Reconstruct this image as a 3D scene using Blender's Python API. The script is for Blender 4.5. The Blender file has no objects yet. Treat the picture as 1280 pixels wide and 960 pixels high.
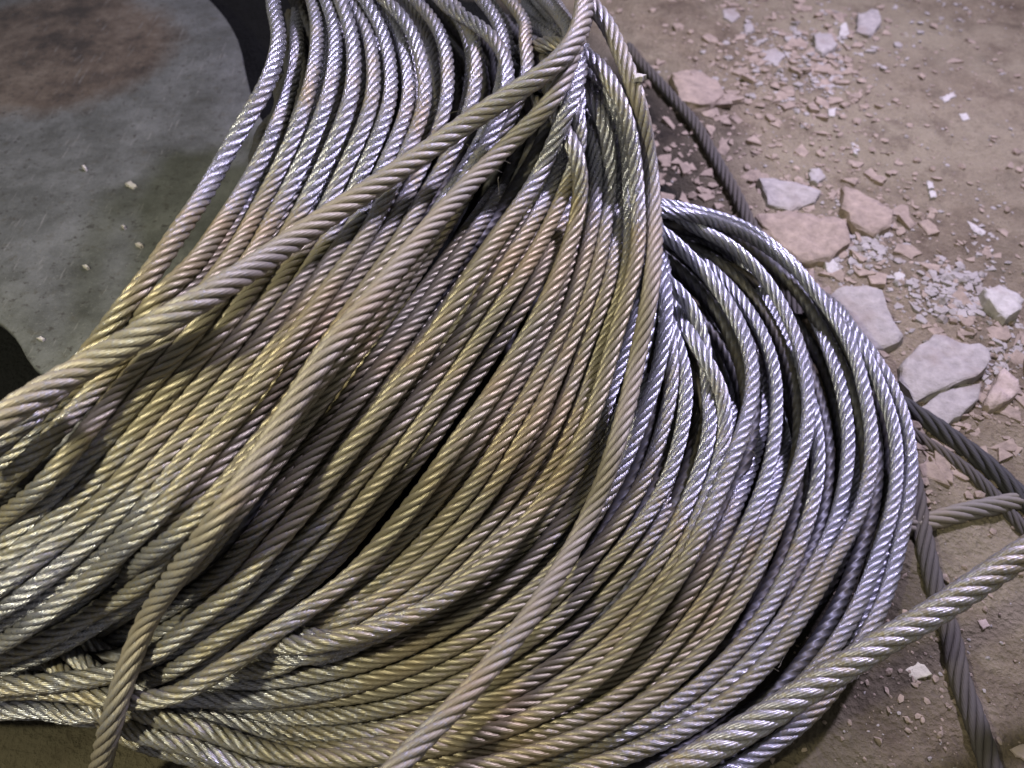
import bpy, bmesh, math, random
import numpy as np
from mathutils import noise, Vector

random.seed(7)
rng = np.random.default_rng(11)
SC = bpy.context.scene
COL = SC.collection

# ------------------------------------------------------------------ camera
FPX = 985.0                      # focal length in photo pixels (1280 wide)
CAM_H = 0.65
TILT = math.radians(40)
cam_d = bpy.data.cameras.new('camera')
cam = bpy.data.objects.new('camera', cam_d)
COL.objects.link(cam)
cam.location = (0, 0, CAM_H)
cam.rotation_euler = (TILT, 0, 0)
cam_d.sensor_width = 36
cam_d.lens = FPX / 1280 * 36
cam_d.clip_start = 0.01
cam_d.clip_end = 100
cam_d.dof.use_dof = True
cam_d.dof.focus_distance = 0.62
cam_d.dof.aperture_fstop = 6.5
SC.camera = cam

# ------------------------------------------------------------------ world + lamps
W = bpy.data.worlds.new('World')
SC.world = W
W.use_nodes = True
bg = W.node_tree.nodes['Background']
bg.inputs[0].default_value = (0.77, 0.765, 0.80, 1)
bg.inputs[1].default_value = 0.31


def area_lamp(name, loc, target, size, watts, col):
    d = bpy.data.lights.new(name, 'AREA')
    d.shape = 'DISK'
    d.size = size
    d.energy = watts
    d.color = col
    o = bpy.data.objects.new(name, d)
    COL.objects.link(o)
    o.location = loc
    o.rotation_euler = (Vector(target) - Vector(loc)).to_track_quat('-Z', 'Y').to_euler()
    return o


area_lamp('cool_work_lamp', (0.68, 1.15, 1.22), (0.1, 0.75, 0.1), 0.13, 38, (0.71, 0.655, 1.0))
area_lamp('warm_work_lamp', (-0.58, -0.08, 1.15), (-0.30, 0.5, 0.1), 0.09, 4.0, (1.0, 0.96, 0.72)).data.spread = math.radians(85)

SC.view_settings.view_transform = 'Standard'
SC.view_settings.look = 'None'
SC.view_settings.gamma = 1
SC.view_settings.exposure = 0.25


# ------------------------------------------------------------------ helpers
def unproject(px, z):
    """photo pixels (n,2) + heights (n,) -> world points on those heights"""
    px = np.asarray(px, float)
    z = np.broadcast_to(np.asarray(z, float), px.shape[:1])
    dx = (px[:, 0] - 640) / FPX
    dy = -(px[:, 1] - 480) / FPX
    c, s = math.cos(TILT), math.sin(TILT)
    ry = dy * c + s
    rz = dy * s - c
    rz = np.minimum(rz, -0.15)
    t = (z - CAM_H) / rz
    return np.stack([dx * t, ry * t, z + 0 * t], 1)


def pt(x, y, z=0.0):
    return unproject([(x, y)], z)[0]


def tag(o, label=None, cat=None, group=None, kind=None):
    if label: o['label'] = label
    if cat: o['category'] = cat
    if group: o['group'] = group
    if kind: o['kind'] = kind
    return o


def link(name, me, mat=None, parent=None):
    o = bpy.data.objects.new(name, me)
    COL.objects.link(o)
    if mat and me and not me.materials: me.materials.append(mat)
    if parent: o.parent = parent
    return o


def grid_mesh(name, V, closed_u=True, smooth=True, uv=None, caps=False):
    """V: (rings, sides, 3) tube mesh"""
    n, m, _ = V.shape
    verts = V.reshape(-1, 3)
    i = np.arange(n - 1)[:, None]
    j = np.arange(m)[None, :]
    j2 = (j + 1) % m
    f = np.stack([i * m + j, i * m + j2, (i + 1) * m + j2, (i + 1) * m + j], -1).reshape(-1, 4)
    me = bpy.data.meshes.new(name)
    me.vertices.add(len(verts))
    me.vertices.foreach_set('co', verts.astype(np.float32).ravel())
    nf = len(f)
    me.loops.add(nf * 4)
    me.loops.foreach_set('vertex_index', f.astype(np.int32).ravel())
    me.polygons.add(nf)
    me.polygons.foreach_set('loop_start', np.arange(0, nf * 4, 4, dtype=np.int32))
    me.polygons.foreach_set('loop_total', np.full(nf, 4, dtype=np.int32))
    me.polygons.foreach_set('use_smooth', np.full(nf, smooth))
    if uv is not None:
        # uv: (rings,) v-coordinates ; u goes round
        l = me.uv_layers.new(name='UVMap')
        u0 = (j + 0 * i) / m
        u1 = (j + 1 + 0 * i) / m
        v0 = np.broadcast_to(uv[:-1][:, None], u0.shape)
        v1 = np.broadcast_to(uv[1:][:, None], u0.shape)
        q = np.stack([u0, v0, u1, v0, u1, v1, u0, v1], -1).reshape(-1)
        l.data.foreach_set('uv', q.astype(np.float32))
    me.update(calc_edges=True)
    me.validate()
    return me


def catmull(P, n):
    P = np.asarray(P, float)
    Q = np.vstack([2 * P[0] - P[1], P, 2 * P[-1] - P[-2]])
    out = []
    for k in range(1, len(Q) - 2):
        p0, p1, p2, p3 = Q[k - 1:k + 3]
        t = np.linspace(0, 1, 12, endpoint=False)[:, None]
        out.append(0.5 * ((2 * p1) + (-p0 + p2) * t + (2 * p0 - 5 * p1 + 4 * p2 - p3) * t ** 2
                          + (-p0 + 3 * p1 - 3 * p2 + p3) * t ** 3))
    out.append(P[-1:])
    return resample(np.vstack(out), n=n)


def resample(P, n=None, step=None):
    d = np.r_[0, np.cumsum(np.linalg.norm(np.diff(P, axis=0), axis=1))]
    if n is None: n = max(4, int(d[-1] / step) + 1)
    s = np.linspace(0, d[-1], n)
    return np.stack([np.interp(s, d, P[:, k]) for k in range(P.shape[1])], 1)


def gsmooth(a, sig):
    if sig <= 0: return a
    k = int(sig * 3) + 1
    w = np.exp(-0.5 * (np.arange(-k, k + 1) / sig) ** 2)
    w /= w.sum()
    return np.convolve(np.pad(a, k, mode='edge'), w, mode='valid')


def maxfilt(a, k):
    p = np.pad(a, k, mode='edge')
    return np.max(np.stack([p[i:i + len(a)] for i in range(2 * k + 1)]), 0)


def frames(P):
    T = np.gradient(P, axis=0)
    T /= np.linalg.norm(T, axis=1)[:, None]
    N = np.zeros_like(P)
    a = np.cross(T[0], (0, 0, 1.0))
    if np.linalg.norm(a) < 1e-3: a = np.array([1.0, 0, 0])
    N[0] = a / np.linalg.norm(a)
    for k in range(1, len(P)):
        v = N[k - 1] - T[k] * np.dot(T[k], N[k - 1])
        N[k] = v / np.linalg.norm(v)
    return T, N, np.cross(T, N)


# ------------------------------------------------------------------ materials
def new_mat(name):
    m = bpy.data.materials.new(name)
    m.use_nodes = True
    nt = m.node_tree
    nt.nodes.clear()
    out = nt.nodes.new('ShaderNodeOutputMaterial')
    return m, nt, out


def N_(nt, typ, **kw):
    n = nt.nodes.new(typ)
    for k, v in kw.items():
        if k.startswith('i_'):
            n.inputs[int(k[2:]) if k[2:].isdigit() else k[2:]].default_value = v
        else:
            setattr(n, k, v)
    return n


def ramp(nt, src, stops, interp='LINEAR'):
    r = nt.nodes.new('ShaderNodeValToRGB')
    r.color_ramp.interpolation = interp
    e = r.color_ramp.elements
    while len(e) < len(stops): e.new(0.5)
    for k, (p, c) in enumerate(stops):
        e[k].position = p
        e[k].color = c if len(c) == 4 else (*c, 1)
    nt.links.new(src, r.inputs[0])
    return r


def g3(v): return (v, v, v, 1)


def mixc(nt, fac, a, b, mode='MIX'):
    m = nt.nodes.new('ShaderNodeMix')
    m.data_type = 'RGBA'
    m.blend_type = mode
    for sock, v in ((m.inputs[0], fac), (m.inputs[6], a), (m.inputs[7], b)):
        if hasattr(v, 'links') or hasattr(v, 'is_linked'):
            nt.links.new(v, sock)
        else:
            sock.default_value = v if not isinstance(v, tuple) or len(v) == 4 else (*v, 1)
    return m.outputs[2]


def math_(nt, op, a, b=None, clamp=False):
    m = nt.nodes.new('ShaderNodeMath')
    m.operation = op
    m.use_clamp = clamp
    for k, v in enumerate((a, b)):
        if v is None: continue
        if hasattr(v, 'is_linked'): nt.links.new(v, m.inputs[k])
        else: m.inputs[k].default_value = v
    return m.outputs[0]


def noise_tex(nt, vec, scale, detail=4, rough=0.55, dist=0.0):
    n = N_(nt, 'ShaderNodeTexNoise')
    n.inputs['Scale'].default_value = scale
    n.inputs['Detail'].default_value = detail
    n.inputs['Roughness'].default_value = rough
    n.inputs['Distortion'].default_value = dist
    nt.links.new(vec, n.inputs['Vector'])
    return n.outputs[0]


def cable_material(name, dirt=0.0, steel=(0.34, 0.34, 0.37), mud=(0.200, 0.174, 0.114), rough=0.27, film=0.5, mrough=0.10,
                   rust_spots=(), wires=True):
    """greasy steel strand: bare wire, patchy dried grease and brown dust"""
    m, nt, out = new_mat(name)
    L = nt.links
    geo = N_(nt, 'ShaderNodeNewGeometry')
    pos = geo.outputs['Position']
    n1 = noise_tex(nt, pos, 9, 5, 0.6, 0.4)
    n2 = noise_tex(nt, pos, 60, 4, 0.65)
    n3 = noise_tex(nt, pos, 420, 3, 0.6)
    base = math_(nt, 'ADD', math_(nt, 'MULTIPLY', n1, 0.55), math_(nt, 'MULTIPLY', n2, 0.45))
    base = math_(nt, 'ADD', base, math_(nt, 'MULTIPLY', math_(nt, 'SUBTRACT', n3, 0.5), 0.75))
    mask = math_(nt, 'ADD', base, dirt)
    oi = N_(nt, 'ShaderNodeObjectInfo')
    sc_ = N_(nt, 'ShaderNodeSeparateColor')
    L.new(oi.outputs['Color'], sc_.inputs[0])
    mask = math_(nt, 'ADD', mask, math_(nt, 'SUBTRACT', sc_.outputs[0], 0.5))   # how dirty this cable is
    # caked-on patches of rusty grease that sit on the heap
    for (c, r, amt) in rust_spots:
        vm = N_(nt, 'ShaderNodeVectorMath', operation='DISTANCE')
        L.new(pos, vm.inputs[0])
        vm.inputs[1].default_value = c
        f = N_(nt, 'ShaderNodeMapRange', interpolation_type='SMOOTHSTEP')
        L.new(vm.outputs['Value'], f.inputs[0])
        f.inputs[1].default_value = r
        f.inputs[2].default_value = r * 0.25
        f.inputs[3].default_value = 0
        f.inputs[4].default_value = amt
        mask = math_(nt, 'ADD', mask, f.outputs[0])
    dm = ramp(nt, mask, [(0.42, g3(0)), (0.70, g3(1))]).outputs[0]
    steelc = mixc(nt, n2, (steel[0] * 0.75, steel[1] * 0.75, steel[2] * 0.75), (steel[0] * 1.15, steel[1] * 1.15, steel[2] * 1.15))
    mudc = mixc(nt, n3, (mud[0] * 0.6, mud[1] * 0.6, mud[2] * 0.6), (mud[0] * 1.4, mud[1] * 1.35, mud[2] * 1.3))
    rust = ramp(nt, n1, [(0.38, (mud[0] * .82, mud[1] * .9, mud[2] * 1.1)), (0.55, mud), (0.70, (mud[0] * 1.25, mud[1] * 1.02, mud[2] * 0.78))]).outputs[0]
    mudc = mixc(nt, 0.5, mudc, rust)
    col = mixc(nt, dm, steelc, mudc)
    p = N_(nt, 'ShaderNodeBsdfPrincipled')
    L.new(col, p.inputs['Base Color'])
    met = ramp(nt, dm, [(0.0, g3(0.88)), (1.0, g3(film))]).outputs[0]
    L.new(met, p.inputs['Metallic'])
    rg = ramp(nt, dm, [(0.0, g3(rough)), (1.0, g3(min(0.8, rough + mrough)))]).outputs[0]
    L.new(rg, p.inputs['Roughness'])
    bh = math_(nt, 'MULTIPLY', n3, 0.2)
    if wires:
        uv = N_(nt, 'ShaderNodeUVMap')
        sep = N_(nt, 'ShaderNodeSeparateXYZ')
        L.new(uv.outputs[0], sep.inputs[0])
        ph = math_(nt, 'ADD', sep.outputs[0], math_(nt, 'MULTIPLY', sep.outputs[1], 0.52))
        ph = math_(nt, 'MULTIPLY', ph, 9 * math.pi)
        w = math_(nt, 'ABSOLUTE', math_(nt, 'SINE', ph))
        w = math_(nt, 'POWER', w, 0.6)
        w = math_(nt, 'MULTIPLY', w, math_(nt, 'SUBTRACT', 1.0, math_(nt, 'MULTIPLY', dm, 0.6)))
        bh = math_(nt, 'ADD', bh, w)
    b = N_(nt, 'ShaderNodeBump')
    b.inputs['Strength'].default_value = 0.9
    b.inputs['Distance'].default_value = 0.00048
    L.new(bh, b.inputs['Height'])
    L.new(b.outputs[0], p.inputs['Normal'])
    L.new(p.outputs[0], out.inputs[0])
    return m


spots = [(tuple(pt(640, 480, 0.16)), 0.21, 0.42), (tuple(pt(430, 470, 0.2)), 0.19, 0.26), (tuple(pt(170, 660, 0.2)), 0.26, 0.09), (tuple(pt(480, 860, 0.07)), 0.20, 0.06),
         (tuple(pt(250, 380, 0.28)), 0.18, 0.18), (tuple(pt(700, 640, 0.1)), 0.15, 0.30),
         (tuple(pt(990, 760, 0.05)), 0.13, 0.26), (tuple(pt(820, 780, 0.06)), 0.10, 0.16)]
M_CABLE = cable_material('greasy_steel_wire', -0.01, rust_spots=spots)
M_CLEAN = cable_material('bare_steel_wire', -0.12, steel=(0.36, 0.36, 0.395), rust_spots=[(tuple(pt(400, 880, 0.06)), 0.34, 0.26), (tuple(pt(660, 700, 0.09)), 0.22, 0.30)] + spots[-2:], rough=0.28)
M_TOP = cable_material('dust_caked_steel_wire', 0.20, mud=(0.21, 0.182, 0.135), rust_spots=spots[:2], rough=0.34, film=0.3, mrough=0.16)
M_FRONT = cable_material('bright_steel_wire', 0.04, steel=(0.46, 0.45, 0.48), rough=0.36)
M_OLD = cable_material('dusty_old_cable_wire', 0.55, film=0.1, mud=(0.062, 0.053, 0.042), rough=0.7)
M_BLACK = cable_material('tarred_cable_wire', 0.5, film=0.1, mud=(0.026, 0.024, 0.021), rough=0.65)
M_CORE = cable_material('dark_cable_core', 0.2, steel=(0.12, 0.12, 0.13), wires=False)
M_DEEP = cable_material('shade_dark_wire', 0.10, steel=(0.09, 0.09, 0.10), mud=(0.05, 0.044, 0.034), rough=0.5, wires=False)  # darkened steel, the shade in the gaps between turns put into its colour


# ------------------------------------------------------------------ cable builder
def cable_paths(P, r, lay, per=14):
    """resampled centre line + frames for a cable of radius r"""
    P = resample(P, step=lay * r * 2 / per)
    return P, frames(P)


def strand_meshes(P, r, lay=5.5, nstr=6, sides=10, phase=0.0, per=14):
    P, (T, Nn, B) = cable_paths(P, r, lay, per)
    s = np.r_[0, np.cumsum(np.linalg.norm(np.diff(P, axis=0), axis=1))]
    pitch = lay * 2 * r
    w = 2 * math.pi / pitch
    rs = r / (1 + 1 / math.sin(math.pi / nstr)) * 1.03
    R = r - rs
    wob = 1 + 0.02 * np.sin(s * 37 + phase * 3)
    out = []
    th = np.linspace(0, 2 * math.pi, sides, endpoint=False)
    for k in range(nstr):
        ph = (phase + 2 * math.pi * k / nstr + w * s)[:, None]
        e1 = np.cos(ph) * Nn + np.sin(ph) * B
        C = P + R * wob[:, None] * e1
        Th = T + R * w * (-np.sin(ph) * Nn + np.cos(ph) * B)
        Th /= np.linalg.norm(Th, axis=1)[:, None]
        e2 = np.cross(Th, e1)
        V = C[:, None, :] + rs * (np.cos(th)[None, :, None] * e1[:, None, :] + np.sin(th)[None, :, None] * e2[:, None, :])
        ls = s * math.sqrt(1 + (R * w) ** 2) / (2 * math.pi * rs)
        out.append(grid_mesh('strand', V, uv=ls))
    return out


def core_mesh(P, rad, sides=6, step=0.012):
    P = resample(P, step=step)
    T, Nn, B = frames(P)
    th = np.linspace(0, 2 * math.pi, sides, endpoint=False)
    V = P[:, None, :] + rad * (np.cos(th)[None, :, None] * Nn[:, None, :] + np.sin(th)[None, :, None] * B[:, None, :])
    return grid_mesh('core', V)


def lobed_mesh(P, r, lay=5.5, per=10, phase=0.0):
    """one-piece twisted cable: six lobes swept along the centre line (for buried turns)"""
    P, (T, Nn, B) = cable_paths(P, r, lay, per)
    s = np.r_[0, np.cumsum(np.linalg.norm(np.diff(P, axis=0), axis=1))]
    th = np.linspace(0, 2 * math.pi, 18, endpoint=False)
    rad = np.where(np.arange(18) % 3 == 0, 0.80 * r, 0.985 * r)
    a = th[None, :] + (phase + 2 * math.pi / (lay * 2 * r) * s)[:, None]
    V = P[:, None, :] + rad[None, :, None] * (np.cos(a)[..., None] * Nn[:, None, :] + np.sin(a)[..., None] * B[:, None, :])
    return grid_mesh('turn', V)


def build_cable(name, P, r, mat, parent=None, lay=4.7, per=14, sides=10):
    rs = r / 3
    gr = 0.5 + random.uniform(-0.07, 0.07)
    o = link(name, core_mesh(P, (r - 2 * rs) * 1.15), M_CORE, parent)
    o.color = (0.5, 0.5, 0.5, 1)
    for me in strand_meshes(P, r, lay, phase=random.uniform(0, 6), per=per, sides=sides):
        link('strand', me, mat, o).color = (gr, gr, gr, 1)
    return o


# ------------------------------------------------------------------ ground
GX = np.concatenate([np.linspace(-6, -1.21, 14), np.linspace(-1.2, 1.3, 380), np.linspace(1.31, 6, 14)])
GY = np.concatenate([np.linspace(-4, -0.11, 10), np.linspace(-0.1, 2.2, 340), np.linspace(2.21, 8, 16)])


def ground_z(x, y):
    v = noise.fractal(Vector((x * 3.1, y * 3.1, 1.7)), 0.9, 2.0, 4) * 0.007
    v += noise.fractal(Vector((x * 19, y * 19, 5.1)), 0.8, 2.1, 3) * 0.0040
    v += abs(noise.noise(Vector((x * 55, y * 55, 2.2)))) * 0.0034
    return v - 0.004


gz = np.array([[ground_z(x, y) for x in GX] for y in GY])
V = np.stack([np.broadcast_to(GX[None, :], gz.shape), np.broadcast_to(GY[:, None], gz.shape), gz], -1)
n, mm = gz.shape
ii = (np.arange(n - 1)[:, None] * mm + np.arange(mm - 1)[None, :]).ravel()
me = bpy.data.meshes.new('ground')
me.from_pydata(V.reshape(-1, 3).tolist(), [], np.stack([ii, ii + 1, ii + mm + 1, ii + mm], 1).tolist())
me.polygons.foreach_set('use_smooth', np.full(len(me.polygons), True))

m, nt, out = new_mat('trodden_dirt_floor')
L = nt.links
pos = N_(nt, 'ShaderNodeNewGeometry').outputs['Position']
a1 = noise_tex(nt, pos, 4.5, 6, 0.6, 0.6)
a2 = noise_tex(nt, pos, 26, 6, 0.65, 0.3)
a3 = noise_tex(nt, pos, 160, 5, 0.7)
c1 = ramp(nt, a1, [(0.34, (0.11, 0.086, 0.064)), (0.5, (0.200, 0.160, 0.114)), (0.66, (0.28, 0.236, 0.172))]).outputs[0]
c2 = ramp(nt, a2, [(0.30, (0.065, 0.049, 0.035)), (0.46, (0.185, 0.146, 0.103)), (0.72, (0.31, 0.262, 0.19))]).outputs[0]
c = mixc(nt, 0.5, c1, c2)
c = mixc(nt, 1.0, c, (0.84, 0.84, 0.78), 'MULTIPLY')
c = mixc(nt, 0.35, c, ramp(nt, a3, [(0.3, g3(0.25)), (0.7, g3(0.85))]).outputs[0], 'OVERLAY')
a4 = noise_tex(nt, pos, 2.3, 4, 0.6)
c = mixc(nt, ramp(nt, a4, [(0.42, g3(0)), (0.62, g3(0.6))]).outputs[0], c, (0.235, 0.205, 0.135))
a5 = noise_tex(nt, pos, 12, 8, 0.75)
c = mixc(nt, ramp(nt, a5, [(0.52, g3(0)), (0.64, g3(0.6))]).outputs[0], c, (0.085, 0.062, 0.043))
# darker olive earth towards the front left
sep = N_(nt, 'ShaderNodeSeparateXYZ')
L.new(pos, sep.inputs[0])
front_dark = math_(nt, 'ADD', math_(nt, 'MULTIPLY', sep.outputs[1], -1.5), math_(nt, 'MULTIPLY', sep.outputs[0], -0.9))
front_dark = math_(nt, 'ADD', front_dark, math_(nt, 'MULTIPLY', a1, 1.3))
front_dark = ramp(nt, front_dark, [(0.0, g3(0)), (0.55, g3(0.75))]).outputs[0]
c = mixc(nt, front_dark, c, (0.040, 0.033, 0.016))
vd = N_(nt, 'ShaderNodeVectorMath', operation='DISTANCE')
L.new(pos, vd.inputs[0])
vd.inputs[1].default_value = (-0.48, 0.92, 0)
heap_shade = math_(nt, 'ADD', vd.outputs['Value'], math_(nt, 'MULTIPLY', a1, 0.25))
heap_shade = ramp(nt, heap_shade, [(0.80, g3(1)), (0.95, g3(0))]).outputs[0]
c = mixc(nt, heap_shade, c, (0.005, 0.005, 0.0045))  # shade under the upper heap and plate, painted into the dirt
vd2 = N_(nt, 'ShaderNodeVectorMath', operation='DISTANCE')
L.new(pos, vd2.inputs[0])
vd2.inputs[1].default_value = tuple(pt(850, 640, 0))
coil_shade = math_(nt, 'ADD', vd2.outputs['Value'], math_(nt, 'MULTIPLY', a1, 0.12))
c = mixc(nt, ramp(nt, coil_shade, [(0.22, g3(0.92)), (0.33, g3(0))]).outputs[0], c, (0.020, 0.017, 0.013))  # painted shade on the dirt seen through the lower coil's gaps
p = N_(nt, 'ShaderNodeBsdfPrincipled')
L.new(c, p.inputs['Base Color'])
p.inputs['Roughness'].default_value = 0.9
p.inputs['Specular IOR Level'].default_value = 0.12
vor = N_(nt, 'ShaderNodeTexVoronoi')
vor.inputs['Scale'].default_value = 210
L.new(pos, vor.inputs['Vector'])
h = math_(nt, 'ADD', math_(nt, 'MULTIPLY', a2, 1.0), math_(nt, 'MULTIPLY', a3, 0.5))
h = math_(nt, 'ADD', h, math_(nt, 'MULTIPLY', vor.outputs[0], 0.25))
b = N_(nt, 'ShaderNodeBump')
b.inputs['Strength'].default_value = 0.9
b.inputs['Distance'].default_value = 0.011
L.new(h, b.inputs['Height'])
L.new(b.outputs[0], p.inputs['Normal'])
L.new(p.outputs[0], out.inputs[0])
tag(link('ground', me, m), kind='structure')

# ------------------------------------------------------------------ cable layout
# Heights of the heap's upper surface at photo positions; each cable is laid over it in 3D.
HA = np.array([(720, 50, .30), (400, 50, .31), (341, 0, .31), (200, 330, .29), (0, 500, .265), (0, 700, .19), (0, 870, .075),
               (250, 600, .225), (450, 400, .25), (600, 500, .19), (800, 300, .20), (780, 480, .15), (500, 750, .105),
               (300, 800, .11), (600, 300, .245), (700, 650, .10), (150, 860, .085), (560, -10, .29)])
HB = np.array([(700, 310, .13), (830, 270, .165), (830, 380, .155), (900, 300, .13), (960, 320, .085), (1030, 380, .065), (1140, 570, .036),
               (1000, 480, .085), (930, 430, .125), (890, 500, .125), (850, 650, .10), (1080, 720, .032), (1000, 700, .06),
               (900, 850, .05), (700, 880, .055), (640, 800, .075), (500, 900, .055), (320, 900, .045), (160, 880, .055),
               (0, 880, .045), (0, 760, .06), (-80, 700, .06), (960, 960, .03), (700, 1000, .03), (300, 960, .03), (1085, 500, .055), (1115, 690, .022)])


def idw(H, px):
    d2 = ((px[:, None, :] - H[None, :, :2]) ** 2).sum(-1) + 900
    w = d2 ** -1.5
    return (w * H[None, :, 2]).sum(1) / w.sum(1)


HM_RES = 0.004
HX0, HY0, HN, HMM = -1.3, -0.3, 700, 700
HMAP = np.full((HN, HMM), 0.0)


def hm_idx(P):
    i = np.clip(((P[:, 1] - HY0) / HM_RES).astype(int), 2, HN - 3)
    j = np.clip(((P[:, 0] - HX0) / HM_RES).astype(int), 2, HMM - 3)
    return i, j


def lay(path, r, zfun, cap=0.03, stamp=True, sm=5):
    """drop a cable traced on the photo onto the heap: stays on its line of sight, lifts over what lies below"""
    px = catmull(path, 190)
    z0 = zfun(px)
    z = z0.copy()
    for _ in range(4):
        P = unproject(px, z)
        i, j = hm_idx(P)
        req = np.max(np.stack([HMAP[i + a, j + c] for a in (-1, 0, 1) for c in (-1, 0, 1)]), 0) + r * 0.92
        zz = np.clip(np.maximum(z0, req), None, z0 + cap)
        zz = gsmooth(maxfilt(zz, 2), sm)
        z = np.maximum(0.5 * (z + zz), r)
    P = unproject(px, z)
    if stamp:
        Q = resample(P, step=0.003)
        for dy in np.arange(-0.6, 0.61, 0.3) * r:
            for dx in np.arange(-0.6, 0.61, 0.3) * r:
                i, j = hm_idx(Q + np.array([dx, dy, 0]))
                np.maximum.at(HMAP, (i, j), Q[:, 2] + math.sqrt(max(0, r * r - dx * dx - dy * dy)) * 0.9)
    # smooth in 3D a touch
    for k in range(3): P[:, k] = gsmooth(P[:, k], 1.5)
    return P


def wander(path, amp, n=40):
    P = catmull(path, n)
    t = np.linspace(0, 1, n)
    T = np.gradient(P, axis=0)
    T /= np.linalg.norm(T, axis=1)[:, None]
    Nn = np.stack([-T[:, 1], T[:, 0]], 1)
    o = np.zeros(n)
    for f in (1.1, 2.3, 3.7, 5.9):
        o += rng.normal() * np.sin(2 * math.pi * (f * t + rng.random())) / f ** 0.7
    return P + Nn * (o * amp * 0.6)[:, None]


def blend(a, b, f, n=40):
    return catmull(a, n) * (1 - f) + catmull(b, n) * f


RC = 0.0067
cables_A, cables_B, loose = [], [], []      # (points, radius)

# guide lines of the upper sheaf
A1 = [(352, -60), (341, 0), (349, 49), (334, 105), (296, 169), (257, 240), (217, 300), (180, 357), (140, 410), (70, 490), (10, 545), (-60, 600)]
Ga = [(380, -60), (392, 0), (397, 40), (392, 90), (375, 150), (352, 205), (318, 270), (285, 330), (230, 395), (170, 465), (110, 540), (50, 610), (-60, 710)]
Gb = [(430, -60), (475, -5), (500, 17), (520, 50), (530, 90), (532, 125), (520, 165), (497, 215), (460, 290), (415, 355), (365, 425), (310, 500), (245, 585), (180, 665), (100, 735), (20, 790), (-60, 830)]
Gc = [(640, -40), (676, 0), (697, 24), (706, 60), (692, 115), (660, 170), (620, 235), (570, 305), (520, 375), (470, 440), (420, 510), (365, 585), (305, 665), (240, 735), (160, 790), (70, 832), (-60, 862)]
Gd = [(640, -30), (690, 10), (716, 55), (722, 105), (714, 165), (690, 230), (645, 300), (605, 365), (565, 425), (520, 490), (470, 555), (420, 620), (365, 685), (300, 745), (230, 800), (150, 838), (50, 862), (-60, 875)]
T5 = [(620, 110), (670, 128), (706, 158), (724, 200), (726, 245), (714, 300), (682, 380), (642, 450), (604, 508), (575, 547), (545, 592), (512, 636), (490, 663), (465, 692), (435, 725), (395, 755), (365, 777), (335, 800), (295, 826), (262, 846), (225, 868), (170, 876), (60, 862), (-60, 866)]
T5N = [q for q in T5 if q[0] > 300] + [(240, 838), (170, 800), (90, 745), (0, 690), (-80, 660)]
A20 = [(640, 70), (690, 66), (722, 66), (744, 78), (762, 102), (777, 128), (787, 158), (793, 195), (797, 250), (799, 290), (795, 330), (785, 368), (772, 410), (760, 455), (745, 508), (722, 560), (695, 605), (660, 652), (615, 700), (560, 745), (500, 778), (440, 798), (380, 806), (320, 802), (260, 790), (200, 770), (120, 735), (0, 680), (-80, 650)]
T4 = [(660, -20), (704, 25), (722, 70), (716, 125), (700, 170), (668, 230), (620, 300), (575, 370), (537, 430), (500, 480), (455, 540), (420, 585), (390, 625), (355, 665), (325, 700), (300, 732), (262, 762), (225, 793), (190, 820), (120, 848), (-40, 862)]
H0 = [(742, 200), (775, 250), (803, 300), (820, 342), (830, 375), (832, 405), (826, 450), (815, 490), (800, 530), (775, 590), (740, 650), (692, 712), (630, 770), (560, 815), (480, 848), (400, 866), (320, 870), (240, 868), (165, 872), (118, 846), (60, 800), (-80, 700)]

zA = lambda off: (lambda px: idw(HA, px) + off)
zB = lambda off: (lambda px: idw(HB, px) + off)


def zN(off):
    """inner turns: on the sheaf at right, diving under it towards the left"""
    def f(px):
        w = np.clip((px[:, 0] - 190) / 260, 0, 1)
        w = w * w * (3 - 2 * w)
        return idw(HA, px) * w + idw(HB, px) * (1 - w) + off - 0.02 * (1 - w)
    return f


def zDive(off):
    """turns that slip under the left-hand cables before the heap's left edge"""
    def f(px):
        t = np.clip((270 - px[:, 0]) / 190, 0, 1)
        return np.maximum(idw(HA, px) + off - 0.05 * t * t * (3 - 2 * t), 0.02)
    return f


def crest(zf):
    """cables that come up from behind the crest at the top"""
    def f(px):
        t = np.clip((716 - px[:, 0]) / 60, 0, 1) * (px[:, 1] < 215) * (np.arange(len(px)) < len(px) * 0.3)
        return zf(px) - 0.085 * gsmooth(t, 3)
    return f


def mixz(off):
    """between the two heaps: lower of both on the right, weighted smoothly"""
    def f(px):
        return 0.5 * (idw(HA, px) + idw(HB, px)) + off
    return f


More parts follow.
